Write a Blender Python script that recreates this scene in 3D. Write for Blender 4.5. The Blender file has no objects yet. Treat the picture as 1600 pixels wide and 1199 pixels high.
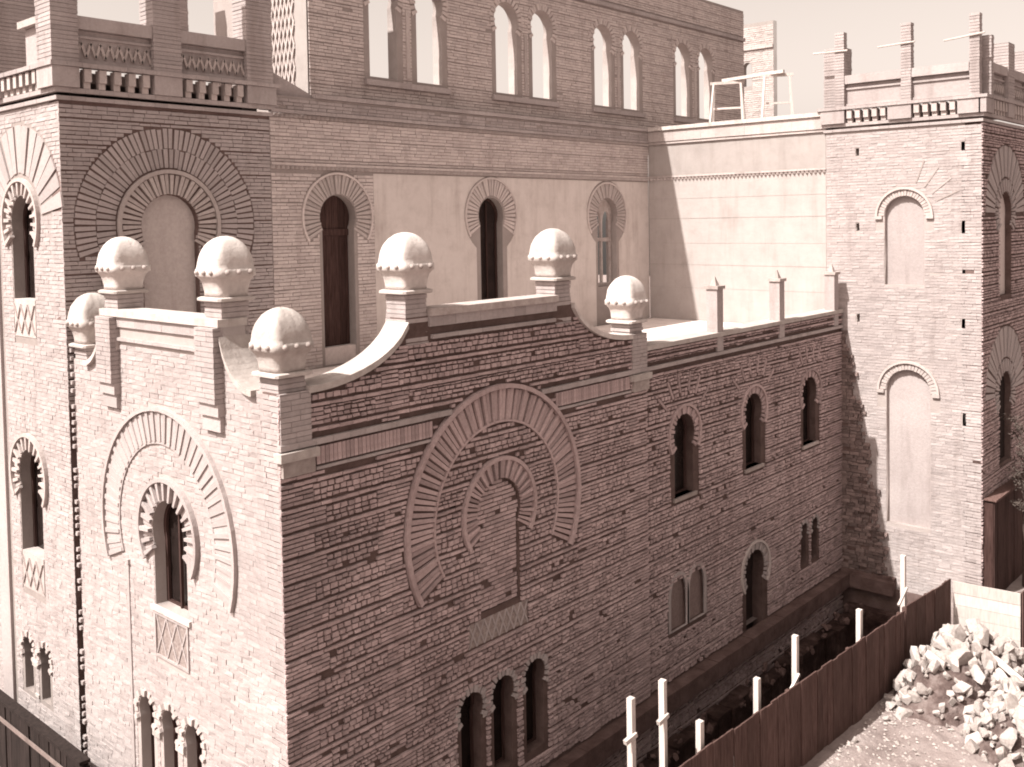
import bpy, math, random
from mathutils import Matrix, Vector
random.seed(7)
PI = math.pi
SC = bpy.context.scene
COL = SC.collection

# ------------------------------------------------------------------ camera
yaw, pitch, roll = math.radians(41.8), math.radians(-2.2), math.radians(1.0)
Fw = Vector((math.cos(yaw)*math.cos(pitch), math.sin(yaw)*math.cos(pitch), math.sin(pitch)))
R0 = Vector((math.sin(yaw), -math.cos(yaw), 0)); U0 = R0.cross(Fw)
R1 = R0*math.cos(roll) - U0*math.sin(roll)
U1 = U0*math.cos(roll) + R0*math.sin(roll)
cam_d = bpy.data.cameras.new('camera'); cam = bpy.data.objects.new('camera', cam_d); COL.objects.link(cam)
M = Matrix((R1, U1, -Fw)).transposed().to_4x4(); M.translation = Vector((-8.1026, -11.764, 10.3093))
cam.matrix_world = M
cam_d.sensor_width = 36; cam_d.lens = 1531/1600*36; cam_d.shift_y = -(599.5-405)/1600
cam_d.clip_start = 0.1; cam_d.clip_end = 2000
SC.camera = cam

# ------------------------------------------------------------------ sky, sun, exposure
to_sun = Vector((-1.0, 0.25, 1.30)).normalized()
world = bpy.data.worlds.new('World'); SC.world = world; world.use_nodes = True
wn, wl = world.node_tree.nodes, world.node_tree.links
wn.clear()
sky = wn.new('ShaderNodeTexSky'); sky.sky_type = 'NISHITA'; sky.sun_disc = False
sky.sun_elevation = math.asin(to_sun.z); sky.sun_rotation = math.atan2(to_sun.x, to_sun.y)
sky.air_density = 1.0; sky.dust_density = 4.0; sky.ozone_density = 1.0
bw = wn.new('ShaderNodeRGBToBW'); tint = wn.new('ShaderNodeMix'); tint.data_type = 'RGBA'; tint.blend_type = 'MULTIPLY'
tint.inputs[0].default_value = 1.0; tint.inputs[7].default_value = (1.0, 0.868, 0.785, 1)
bg = wn.new('ShaderNodeBackground'); bg.inputs[1].default_value = 0.15
wo = wn.new('ShaderNodeOutputWorld')
flat = wn.new('ShaderNodeMath'); flat.operation = 'POWER'; flat.inputs[1].default_value = 0.88   # evens the sky, weighing its visible side against the fill on shaded walls
wl.new(sky.outputs[0], bw.inputs[0]); wl.new(bw.outputs[0], flat.inputs[0]); wl.new(flat.outputs[0], tint.inputs[6])
wl.new(tint.outputs[2], bg.inputs[0]); wl.new(bg.outputs[0], wo.inputs[0])
sun_d = bpy.data.lights.new('sun', 'SUN'); sun_d.energy = 4.1; sun_d.angle = math.radians(0.6); sun_d.color = (1.0, 0.993, 0.945)
sun = bpy.data.objects.new('sun', sun_d); COL.objects.link(sun)
sun.rotation_euler = (-to_sun).to_track_quat('-Z', 'Y').to_euler(); sun.location = (-20, 8, 40)
SC.view_settings.view_transform = 'Standard'; SC.view_settings.look = 'None'
SC.view_settings.gamma = 1.0; SC.view_settings.use_curve_mapping = False
SC.view_settings.exposure = 1.29
SC.render.engine = 'CYCLES'
SC.cycles.filter_width = 1.9

# ------------------------------------------------------------------ materials
def new_mat(name):
    m = bpy.data.materials.new(name); m.use_nodes = True
    nt = m.node_tree; b = nt.nodes['Principled BSDF']
    b.inputs['Roughness'].default_value = 0.9
    if 'Specular IOR Level' in b.inputs: b.inputs['Specular IOR Level'].default_value = 0.15
    return m, nt, b
def noise(nt, scale, detail=4, rough=.6, dim=None):
    tc = nt.nodes.new('ShaderNodeTexCoord'); n = nt.nodes.new('ShaderNodeTexNoise')
    n.inputs['Scale'].default_value = scale; n.inputs['Detail'].default_value = detail
    n.inputs['Roughness'].default_value = rough
    if dim:
        mp = nt.nodes.new('ShaderNodeMapping'); mp.inputs['Scale'].default_value = dim
        nt.links.new(tc.outputs['Object'], mp.inputs[0]); nt.links.new(mp.outputs[0], n.inputs['Vector'])
    else:
        nt.links.new(tc.outputs['Object'], n.inputs['Vector'])
    return n
def ramp(nt, src, stops):
    r = nt.nodes.new('ShaderNodeValToRGB'); e = r.color_ramp.elements
    while len(e) < len(stops): e.new(0.5)
    for i, (p, c) in enumerate(stops): e[i].position = p; e[i].color = (*c, 1)
    nt.links.new(src, r.inputs[0]); return r
def mixc(nt, a, b, fac, mode='MULTIPLY'):
    m = nt.nodes.new('ShaderNodeMix'); m.data_type = 'RGBA'; m.blend_type = mode
    if isinstance(fac, float): m.inputs[0].default_value = fac
    else: nt.links.new(fac, m.inputs[0])
    nt.links.new(a, m.inputs[6]); nt.links.new(b, m.inputs[7]); return m
def bump(nt, b, src, strength, dist):
    bp = nt.nodes.new('ShaderNodeBump'); bp.inputs['Strength'].default_value = strength
    bp.inputs['Distance'].default_value = dist
    nt.links.new(src, bp.inputs['Height']); nt.links.new(bp.outputs[0], b.inputs['Normal'])
def sc3(c, k): return tuple(x*k for x in c)

def mat_masonry(name, base, spread=.35, stain=.5, bscale=30, bstr=.6, grain=.8):
    m, nt, b = new_mat(name)
    g = nt.nodes.new('ShaderNodeNewGeometry'); oi = nt.nodes.new('ShaderNodeObjectInfo')
    add = nt.nodes.new('ShaderNodeMath'); add.operation = 'ADD'
    fr = nt.nodes.new('ShaderNodeMath'); fr.operation = 'FRACT'
    nt.links.new(g.outputs['Random Per Island'], add.inputs[0]); nt.links.new(oi.outputs['Random'], add.inputs[1])
    nt.links.new(add.outputs[0], fr.inputs[0])
    r = ramp(nt, fr.outputs[0], [(0, sc3(base, 1-spread)), (.35, sc3(base, 1-spread*.25)), (.75, sc3(base, 1.04)), (1, sc3(base, 1+spread*.55))])
    n1 = noise(nt, .55, 5, .65); r1 = ramp(nt, n1.outputs[0], [(.33, (1-stain*.55, 1-stain*.6, 1-stain*.6)), (.62, (1, 1, 1))])
    n2 = noise(nt, 14, 5, .7); r2 = ramp(nt, n2.outputs[0], [(.3, (.72, .70, .70)), (.65, (1.06, 1.06, 1.06))])
    c = mixc(nt, r.outputs[0], r1.outputs[0], 1.0); c = mixc(nt, c.outputs[2], r2.outputs[0], grain)
    n4 = noise(nt, 1.0, 5, .6, (2.6, 2.6, .32)); r4 = ramp(nt, n4.outputs[0], [(.30, (.70, .67, .66)), (.47, (1, 1, 1))])
    c = mixc(nt, c.outputs[2], r4.outputs[0], .55)
    nt.links.new(c.outputs[2], b.inputs['Base Color'])
    n3 = noise(nt, bscale, 6, .7); bump(nt, b, n3.outputs[0], bstr, .02)
    return m
def mat_noise(name, c0, c1, scale=3, bscale=25, bstr=.4, bdist=.02, dim=None, rough=.9, c2=None, streak=0):
    m, nt, b = new_mat(name); b.inputs['Roughness'].default_value = rough
    n = noise(nt, scale, 6, .65, dim)
    st = [(.3, c0), (.68, c1)] if c2 is None else [(.28, c0), (.5, c1), (.72, c2)]
    r = ramp(nt, n.outputs[0], st)
    oi = nt.nodes.new('ShaderNodeObjectInfo')
    ro = ramp(nt, oi.outputs['Random'], [(0, (.78, .77, .76)), (1, (1.12, 1.12, 1.12))])
    c = mixc(nt, r.outputs[0], ro.outputs[0], 1.0)
    if streak:
        n4 = noise(nt, 1.0, 6, .62, (3.2, 3.2, .35)); r4 = ramp(nt, n4.outputs[0], [(.30, (.62, .58, .56)), (.50, (1, 1, 1))])
        n5 = noise(nt, 2.1, 6, .7); r5 = ramp(nt, n5.outputs[0], [(.33, (.74, .71, .70)), (.52, (1, 1, 1))])
        c = mixc(nt, c.outputs[2], r4.outputs[0], streak); c = mixc(nt, c.outputs[2], r5.outputs[0], streak)
    nt.links.new(c.outputs[2], b.inputs['Base Color'])
    n2 = noise(nt, bscale, 6, .7, dim); bump(nt, b, n2.outputs[0], bstr, bdist)
    return m

BR = (.37, .316, .305)
M_BRICK = mat_masonry('brick', BR, .11, .26, 26, .5, .45)
M_RUB = mat_masonry('rubble_masonry', (.46, .352, .342), .26, .42, 16, .9, .8)
M_STUB = mat_masonry('broken_masonry', (.27, .20, .185), .4, .4, 14, 1.0, .9)
M_BRICKF = mat_masonry('brick_fine', (.52, .443, .42), .13, .24, 22, .35, .5)
M_LIGHT = mat_masonry('brick_pale', (.43, .366, .346), .10, .24, 22, .4, .5)
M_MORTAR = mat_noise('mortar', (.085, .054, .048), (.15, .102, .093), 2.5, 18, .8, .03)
M_MORTARL = mat_noise('mortar_pale', (.29, .242, .228), (.35, .296, .28), 2.5, 18, .5, .02)  # lighter copy of mortar, chiefly for sunlit west walls; light is in the colour
M_PLAST = mat_noise('plaster', (.60, .523, .495), (.68, .60, .572), 1.2, 9, .3, .02, streak=.45)
M_WING = mat_noise('plaster_sunlit_copy', (.30, .26, .246), (.345, .301, .285), 1.5, 9, .3, .02, streak=.3)  # darker copy of plaster for sunlit walls; light is balanced in the colour
M_STONE = mat_noise('pale_stone', (.38, .33, .31), (.50, .44, .415), 6, 16, .7, .02, streak=.4)
M_STONED = mat_noise('weathered_stone', (.27, .22, .205), (.40, .34, .32), 6, 20, .5, .015)
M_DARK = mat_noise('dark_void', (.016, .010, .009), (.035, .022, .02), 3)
M_WOODD = mat_noise('dark_wood', (.026, .012, .010), (.075, .042, .037), 4, 20, .5, .01, (6, 6, .5))
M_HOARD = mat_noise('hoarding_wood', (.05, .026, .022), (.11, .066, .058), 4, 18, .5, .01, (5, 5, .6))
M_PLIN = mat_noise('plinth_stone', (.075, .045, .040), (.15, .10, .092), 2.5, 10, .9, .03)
M_WOODP = mat_noise('pale_wood', (.40, .34, .315), (.54, .47, .44), 5, 20, .4, .01, (4, 4, .5))
M_TAR = mat_noise('tarred_wood', (.012, .008, .007), (.032, .022, .020), 4, 20, .4, .01, (4, 4, .5))
M_RAIL = mat_noise('grey_rail', (.16, .12, .11), (.26, .20, .185), 4)
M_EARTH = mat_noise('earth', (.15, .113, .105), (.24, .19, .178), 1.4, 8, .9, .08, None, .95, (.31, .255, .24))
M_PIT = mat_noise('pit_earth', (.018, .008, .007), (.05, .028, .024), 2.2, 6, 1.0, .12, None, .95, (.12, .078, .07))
M_SPOIL = mat_noise('spoil', (.035, .020, .018), (.12, .085, .078), 3, 9, 1.0, .08, None, .95, (.25, .20, .187))
M_ROCK = mat_noise('rubble_stone', (.31, .262, .244), (.48, .415, .39), 4, 12, .8, .03)
M_GLASS = mat_noise('dark_glass', (.010, .007, .006), (.022, .015, .014), 3, 5, .05, .01, None, .25)
M_TILE = mat_noise('glazed_tile', (.14, .10, .094), (.32, .265, .245), 16, 16, .3, .01)

# ------------------------------------------------------------------ mesh helpers
def mesh(name, v, f, mat, smooth=False):
    me = bpy.data.meshes.new(name); me.from_pydata(v, [], f); me.update()
    if mat: me.materials.append(mat)
    if smooth:
        for p in me.polygons: p.use_smooth = True
    return me
def link(name, me, parent=None, loc=(0, 0, 0), rot=(0, 0, 0), scale=None):
    o = bpy.data.objects.new(name, me); COL.objects.link(o)
    o.parent = parent; o.location = loc; o.rotation_euler = rot
    if scale: o.scale = scale
    return o
def tag(o, label=None, cat=None, group=None, kind=None):
    if label: o['label'] = label
    if cat: o['category'] = cat
    if group: o['group'] = group
    if kind: o['kind'] = kind
    return o
def thing(name, label, cat, loc=(0, 0, 0), rz=0, group=None):
    return tag(link(name, None, None, loc, (0, 0, rz)), label, cat, group)
class MB:
    def __init__(s): s.v = []; s.f = []
    def box(s, a, b, j=0):
        x0, y0, z0 = a; x1, y1, z1 = b; n = len(s.v)
        for p in ((x0,y0,z0),(x1,y0,z0),(x1,y1,z0),(x0,y1,z0),(x0,y0,z1),(x1,y0,z1),(x1,y1,z1),(x0,y1,z1)):
            s.v.append(tuple(c+random.uniform(-j, j) for c in p) if j else p)
        s.f += [tuple(n+i for i in q) for q in ((0,3,2,1),(4,5,6,7),(0,1,5,4),(1,2,6,5),(2,3,7,6),(3,0,4,7))]
        return s
    def bar(s, p, q, r, n=6, r2=None):
        p, q = Vector(p), Vector(q); d = (q-p).normalized()
        a = d.orthogonal().normalized(); b = d.cross(a); k = len(s.v); r2 = r if r2 is None else r2
        for c, rr in ((p, r), (q, r2)):
            for i in range(n):
                t = 2*PI*i/n; s.v.append(tuple(c+(a*math.cos(t)+b*math.sin(t))*rr))
        for i in range(n): j = (i+1) % n; s.f.append((k+i, k+j, k+n+j, k+n+i))
        s.f.append(tuple(k+n-1-i for i in range(n))); s.f.append(tuple(k+n+i for i in range(n)))
        return s
    def plank(s, p, q, w, t, up=(0, 0, 1)):      # rectangular bar from p to q
        p, q = Vector(p), Vector(q); d = (q-p).normalized(); up = Vector(up)
        a = d.cross(up)
        a = d.orthogonal().normalized() if a.length < 1e-4 else a.normalized()
        b = a.cross(d); k = len(s.v)
        for c in (p, q):
            for sa, sb in ((-1,-1),(1,-1),(1,1),(-1,1)): s.v.append(tuple(c+a*sa*w/2+b*sb*t/2))
        s.f += [tuple(k+i for i in q4) for q4 in ((3,2,1,0),(4,5,6,7),(0,1,5,4),(1,2,6,5),(2,3,7,6),(3,0,4,7))]
        return s
    def build(s, name, mat, parent=None, loc=(0,0,0), rot=(0,0,0), smooth=False):
        return link(name, mesh(name, s.v, s.f, mat, smooth), parent, loc, rot)
def box(name, a, b, mat, parent=None, **k): return MB().box(a, b).build(name, mat, parent, **k)

def poly_mesh(name, outline, holes, t, mat, v0=0.0):
    """flat slab in the wall frame: u right, v into the wall (v0..v0+t), z up, with openings"""
    cu = bpy.data.curves.new('tmp', 'CURVE'); cu.dimensions = '2D'; cu.fill_mode = 'BOTH'; cu.extrude = t/2
    for pts in [outline]+list(holes):
        sp = cu.splines.new('POLY'); sp.points.add(len(pts)-1); sp.use_cyclic_u = True
        for p, (x, y) in zip(sp.points, pts): p.co = (x, y, 0, 1)
    o = bpy.data.objects.new('tmp', cu); COL.objects.link(o)
    dg = bpy.context.evaluated_depsgraph_get()
    me = bpy.data.meshes.new_from_object(o.evaluated_get(dg)); me.name = name
    for v in me.vertices: v.co = Vector((v.co.x, v0+t/2-v.co.z, v.co.y))
    me.materials.clear(); me.materials.append(mat)
    bpy.data.objects.remove(o); bpy.data.curves.remove(cu)
    return me
def slab(name, outline, holes, t, mat, parent, v0=0.0):
    return link(name, poly_mesh(name, outline, holes, t, mat, v0), parent)
def rect(u0, u1, z0, z1): return [(u0, z0), (u1, z0), (u1, z1), (u0, z1)]

def horseshoe(cu, cz, r, wj, zb, n=20):
    a = PI-math.asin(min(.999, wj/r)); pts = [(cu+wj, zb), ]
    zn = cz+r*math.cos(a)
    pts.append((cu+wj, zn-.03))
    for i in range(n+1):
        t = a-2*a*i/n; pts.append((cu+r*math.sin(t), cz+r*math.cos(t)))
    pts += [(cu-wj, zn-.03), (cu-wj, zb)]
    return pts
def roundarch(cu, cz, r, zb, n=16):
    return [(cu+r, zb)]+[(cu+r*math.cos(PI*i/n), cz+r*math.sin(PI*i/n)) for i in range(n+1)]+[(cu-r, zb)]
def lancet(cu, cz, w, h, zb, n=7):      # pointed arch: half width w, rise h above springing cz
    pts = [(cu+w, zb)]
    for i in range(n+1):
        t = i/n; pts.append((cu+w*math.cos(t*PI/2)**.9, cz+h*math.sin(t*PI/2)**.85*(1 if t<1 else 1)))
    for i in range(n-1, -1, -1):
        t = i/n; pts.append((cu-w*math.cos(t*PI/2)**.9, cz+h*math.sin(t*PI/2)**.85))
    pts.append((cu-w, zb)); return pts

# exclusions: z -> list of intervals kept clear of bricks
def ex_rect(u0, u1, z0, z1): return lambda z: [(u0, u1)] if z0 < z < z1 else []
def ex_disc(cu, cz, r, zb=-99):
    def f(z):
        if z < zb or abs(z-cz) >= r: return []
        h = math.sqrt(r*r-(z-cz)**2); return [(cu-h, cu+h)]
    return f
def ex_ring(cu, cz, r0, r1, zb=-99, a=None):
    def f(z):
        if z < zb or abs(z-cz) >= r1: return []
        h = math.sqrt(r1*r1-(z-cz)**2)
        if a and a <= PI/2:
            if z <= cz: return []
            h = min(h, (z-cz)*math.tan(a-1e-4)) if a < PI/2 else h
            if abs(z-cz) >= r0: return [(cu-h, cu+h)]
            k = math.sqrt(r0*r0-(z-cz)**2)
            return [(cu-h, cu-k), (cu+k, cu+h)] if h > k else []
        m = (cz-z)*math.tan(PI-a) if (a and z < cz) else 0
        if m >= h: return []
        if abs(z-cz) >= r0: return [(cu-h, cu+h)] if not m else [(cu-h, cu-m), (cu+m, cu+h)]
        k = max(m, math.sqrt(r0*r0-(z-cz)**2)); return [(cu-h, cu-k), (cu+k, cu+h)]
    return f
def ex_arch(cu, cz, r, zb):
    def f(z):
        if zb < z < cz: return [(cu-r, cu+r)]
        if cz <= z < cz+r:
            h = math.sqrt(r*r-(z-cz)**2); return [(cu-h, cu+h)]
        return []
    return f
def ex_above(pts):     # wall ends at a profile: list of (u,z) rising in u
    def f(z):
        out = []; start = None
        n = 240; a, b = pts[0][0], pts[-1][0]
        for i in range(n+1):
            u = a+(b-a)*i/n
            for (u0, z0), (u1, z1) in zip(pts, pts[1:]):
                if u0 <= u <= u1: top = z0+(z1-z0)*(u-u0)/max(1e-6, u1-u0); break
            if z > top-.02:
                if start is None: start = u
            elif start is not None: out.append((start, u)); start = None
        if start is not None: out.append((start, b+.1))
        return out
    return f

def courses(u0, u1, z0, z1, excl, pitch=.08, length=.27, joint=.013, band=0, bandgap=.022, proud=.02, jit=.006, miss=.01):
    """rows of bricks clear of every exclusion -> list of boxes in the wall frame"""
    out = []; z = z0; row = 0
    while z+pitch*.8 <= z1:
        h = pitch-joint
        if band and row % band == band-1: h -= bandgap
        cuts = []
        for e in excl:
            cuts += e(z+h*.5); cuts += e(z+h*.02); cuts += e(z+h*.98)
        cuts.sort(); segs = []; a = u0
        for c0, c1 in cuts:
            if c0 > a: segs.append((a, min(c0, u1)))
            a = max(a, c1)
        if a < u1: segs.append((a, u1))
        for s0, s1 in segs:
            if s1-s0 < .05: continue
            u = s0; first = True
            while u < s1-.02:
                L = length*random.uniform(.8, 1.2)*(.5 if (first and row % 2) else 1); first = False
                if s1-(u+L) < length*.35: L = s1-u
                e = min(s1, u+L)
                if random.random() > miss:
                    d = proud+random.uniform(-jit, jit)
                    out.append((u+joint*.35, e-joint*.35, z+random.uniform(0, .004), z+h-random.uniform(0, .004), d))
                u = e
        z += pitch; row += 1
    return out
def rubble(u0, u1, z0, z1, excl, bandh=.37, toothed=(), seedmiss=.018):
    """rubble boxes between brick bands: irregular stones in rough rows, a deep open bed joint under each band;
    toothed = u ranges laid in plain brick whose edge steps in and out"""
    out = []; z = z0; k = 0
    while z < z1:
        top = min(z+bandh, z1)
        te = [(a-(.14 if k % 2 else 0), b+(.22 if k % 2 else 0)) for a, b in toothed]
        tex = [ex_rect(a, b, -9, 99) for a, b in te]
        out += courses(u0, u1, top-.082, top-.020, excl, .062, .24, .010, 0, 0, .045, .010, .012)
        zz = z+.016
        while zz < top-.10:
            h = random.uniform(.055, .10); h = min(h, top-.088-zz)
            if h < .03: break
            for (a, b, c, d, p) in courses(u0, u1, zz, zz+h, excl+tex, h, .13, .018, 0, 0, .040, .016, seedmiss):
                q = random.uniform(-.009, .009); w = (b-a)*.12
                out.append((a+random.uniform(0, w), b-random.uniform(0, w), c+max(q, 0), d+min(q, 0)+.004, max(.008, p)))
            zz += h+.004
        for a, b in te:
            inv = [ex_rect(-9, max(a, u0), -9, 99), ex_rect(min(b, u1), 99, -9, 99)]
            out += courses(u0, u1, z+.016, top-.088, excl+inv, .066, .25, .016, 0, 0, .036, .010, .012)
        z = top; k += 1
    return out
def brick_mesh(name, bs, mat, j=.003):
    v = []; f = []
    for (a, b, c, d, p) in bs:
        n = len(v); r = lambda: random.uniform(-j, j)
        v += [(a, .004, c), (b, .004, c), (b, .004, d), (a, .004, d),
              (a+r(), -p+r(), c+r()), (b+r(), -p+r(), c+r()), (b+r(), -p+r(), d+r()), (a+r(), -p+r(), d+r())]
        f += [(n+4, n+5, n+6, n+7), (n, n+1, n+5, n+4), (n+1, n+2, n+6, n+5), (n+2, n+3, n+7, n+6), (n+3, n, n+4, n+7)]
    return mesh(name, v, f, mat)
_unit = {}
def unit_brick(mat):
    if mat.name not in _unit:
        _unit[mat.name] = []
        for _ in range(6):
            m = MB().box((-.5, -1, -.5), (.5, .1, .5), .0)
            m.v = [(x+random.uniform(-.012, .012), y+(random.uniform(-.12, .12) if y < 0 else 0), zz+random.uniform(-.04, .04)) for x, y, zz in m.v]
            _unit[mat.name].append(mesh('brick', m.v, m.f, mat))
    return random.choice(_unit[mat.name])
def brickwork(parent, bs, mat, nsingle=0, rank=None):
    if nsingle:
        bs = sorted(bs, key=rank)
        for (a, b, c, d, p) in bs[:nsingle]:
            link('brick', unit_brick(mat), parent, ((a+b)/2, 0, (c+d)/2), scale=(b-a, p, d-c))
        bs = bs[nsingle:]
    o = link('brickwork', brick_mesh('brickwork', bs, mat, .006), parent); o['kind'] = 'stuff'; return o

def wedge(name, r0, r1, da, proud, mat, back=.02, seg=1):
    v = []; f = []
    for y in (back, -proud):
        for r in (r0, r1):
            for i in range(seg+1):
                t = -da/2+da*i/seg; v.append((r*math.sin(t), y, r*math.cos(t)))
    n = seg+1
    def I(y, r, i): return (y*2+r)*n+i
    for i in range(seg):
        f += [(I(1,0,i), I(1,0,i+1), I(1,1,i+1), I(1,1,i)), (I(0,1,i), I(1,1,i), I(1,1,i+1), I(0,1,i+1)), (I(0,0,i+1), I(1,0,i+1), I(1,0,i), I(0,0,i))]
    f += [(I(0,0,0), I(1,0,0), I(1,1,0), I(0,1,0)), (I(0,1,seg), I(1,1,seg), I(1,0,seg), I(0,0,seg))]
    return mesh(name, v, f, mat)
def ring(parent, name, cu, cz, r0, r1, a, n, proud, mat, gap=.3, alt=.0, v=0.0, seg=1):
    """n wedge bricks round an arch, from -a to +a off the crown"""
    da = 2*a/n
    ms = [wedge(name, r0, r1, da*(1-gap), p, mat, seg=seg) for p in (proud, proud-alt)]
    for i in range(n):
        t = -a+da*(i+.5)
        link(name, ms[i % 2], parent, (cu, v, cz), (0, t+random.uniform(-.22, .22)*da*gap, 0), (1, random.uniform(.8, 1.2), 1-random.random()**3*.018))
def band(parent, name, cu, cz, r0, r1, a, proud, mat, n=32, v=0.0, back=.02):
    """one continuous curved moulding"""
    return link(name, wedge(name, r0, r1, 2*a, proud, mat, back, n), parent, (cu, v, cz))

def wallpart(name, parent, loc, rz, outline, holes, t, mat):
    return link(name, poly_mesh(name, outline, holes, t, mat), parent, loc, (0, 0, rz))
WEST = -PI/2

# ------------------------------------------------------------------ ground, trench
def hnoise(x, y):
    return (math.sin(x*1.3+y*.7)*.5+math.sin(x*2.9-y*2.3+1)*.3+math.sin(x*5.1+y*4.7+2)*.2)
def build_ground():
    xs = sorted(set([-140, -60, -20, -8, -3.2, 0, 4]+[4+.35*i for i in range(45)]+[19.5, 24, 30, 60, 140]))
    ys = sorted(set([-140, -60, -30, -15]+[-11+.35*i for i in range(24)]+[-2.55, .2, 6, 12, 20, 60, 140]))
    v = []; f = []; X = len(xs)
    for y in ys:
        for x in xs:
            z = 0.0
            if 3.9 < x < 19.4 and -11.2 < y < -3.2:
                z = .05*hnoise(x, y)+.02*random.uniform(-1, 1)
            v.append((x, y, z))
    for j in range(len(ys)-1):
        for i in range(X-1):
            if xs[i] >= -3.3 and xs[i+1] <= 19.51 and ys[j] >= -2.6 and ys[j+1] <= .25: continue
            f.append((j*X+i, j*X+i+1, (j+1)*X+i+1, (j+1)*X+i))
    tag(link('ground', mesh('ground', v, f, M_EARTH)), kind='structure')
    # sunken trench beside the south front
    v = []; f = []; n = 66; m = 14; D = -1.85
    for j in range(m+1):
        for i in range(n+1):
            x = -3.2+22.7*i/n; y = -2.55+2.75*j/m
            v.append((x, y, D+.16*hnoise(x*1.7, y*2)+.1*random.random()))
    for j in range(m):
        for i in range(n):
            k = j*(n+1)+i; f.append((k, k+1, k+n+2, k+n+1))
    k = len(v)
    v += [(-3.2, -2.55, 0), (19.5, -2.55, 0), (19.5, -2.55, D-.4), (-3.2, -2.55, D-.4), (-3.2, .2, 0), (-3.2, .2, D-.4)]
    f += [(k, k+1, k+2, k+3), (k+4, k, k+3, k+5)]
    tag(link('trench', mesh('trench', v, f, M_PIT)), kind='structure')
build_ground()

# ------------------------------------------------------------------ finials and piers
def sq_loft(name, prof, mat, parent, loc, e=5.0, n=32, smooth=True, rough=0):
    """profile (half width, z) swept over a rounded square"""
    v = []; f = []
    for h, z in prof:
        for i in range(n):
            t = 2*PI*(i+.5)/n; c, s = math.cos(t), math.sin(t)
            r = h/(abs(c)**e+abs(s)**e)**(1/e); v.append((r*c, r*s, z))
    for k in range(len(prof)-1):
        for i in range(n):
            j = (i+1) % n; f.append((k*n+i, k*n+j, (k+1)*n+j, (k+1)*n+i))
    f.append(tuple((len(prof)-1)*n+i for i in range(n))); f.append(tuple(n-1-i for i in range(n)))
    if rough:
        v = [(x+random.gauss(0, rough), y+random.gauss(0, rough), z+random.gauss(0, rough*.6)) for x, y, z in v]
    me = mesh(name, v, f, mat, smooth)
    return link(name, me, parent, loc)
stud_me = None
def finial(parent, x, y, ztop, s=1.0, pier_bottom=6.9):
    """brick pier, capital and four-sided stone dome with studs; ztop = dome apex"""
    global stud_me
    zb = ztop-1.0*s
    P = link('finial', None, parent, (x, y, 0))
    b = .235*s
    bs = MB(); z = pier_bottom; k = 0
    while z < zb-.005:
        h = min(.078, zb-z); q = b+random.uniform(-.006, .006)+(.0 if k % 5 else .012)
        bs.box((-q, -q, z), (q, q, z+h-.012), .003); z += .078; k += 1
    bs.box((-b+.014, -b+.014, pier_bottom-.02), (b-.014, b-.014, zb))
    bs.build('pier', M_BRICK, P)
    pr = [(.30, 0), (.335, .015), (.335, .055), (.30, .07)]
    sq_loft('capital', [(h*s, zb+z*s) for h, z in pr], M_STONE, P, (0, 0, 0), 14, 48, False)
    pr = [(.265, .071), (.265, .14), (.275, .22), (.30, .31), (.345, .375), (.37, .39), (.37, .49), (.35, .505)]
    k_ = random.uniform(.92, 1.0)
    for i in range(1, 13):
        t = i/12*PI/2; h_, z_ = max(.012, .345*math.cos(t)**k_), .505+.495*math.sin(t)
        pr.append((h_, z_))
    sq_loft('dome', [(h*s, zb+z*s) for h, z in pr], M_STONE, P, (0, 0, 0), random.uniform(5.5, 8.5), 56, True, .0025)
    if stud_me is None:
        v = []; f = []
        for k, (r, d) in enumerate(((.045, 0), (.042, .02), (.025, .04), (.006, .047))):
            for i in range(8): v.append((r*math.cos(PI*i/4), -d, r*math.sin(PI*i/4)))
        for k in range(3):
            for i in range(8): j = (i+1) % 8; f.append((k*8+i, k*8+j, (k+1)*8+j, (k+1)*8+i))
        f.append(tuple(24+i for i in range(8))); stud_me = mesh('stud', v, f, M_STONED, True)
    for q in range(4):
        a = q*PI/2
        for du in (-.2, 0, .2):
            c = Vector((du*s, -.367*s)); c.rotate(Matrix.Rotation(a, 2))
            link('stud', stud_me, P, (c.x, c.y, zb+.45*s), (0, 0, a))
    return P
def sweep_coping(parent, pts, v0, v1, th, mat, name='coping'):
    v = []; f = []
    for u, z in pts: v += [(u, v0, z), (u, v1, z), (u, v1, z+th), (u, v0, z+th)]
    for i in range(len(pts)-1):
        k = i*4
        f += [(k, k+4, k+5, k+1), (k+3, k+2, k+6, k+7), (k, k+3, k+7, k+4), (k+1, k+5, k+6, k+2)]
    n = len(pts)*4; f += [(0, 1, 2, 3), (n-4, n-1, n-2, n-3)]
    return link(name, mesh(name, v, f, mat), parent)
def concave(u0, z0, u1, z1, n=12):     # low at u0, steepening towards u1
    return [(u0+(u1-u0)*i/n, z0+(z1-z0)*(1-math.sqrt(max(0, 1-(i/n)**2*.93)))/(1-math.sqrt(.07))) for i in range(n+1)]

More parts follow.
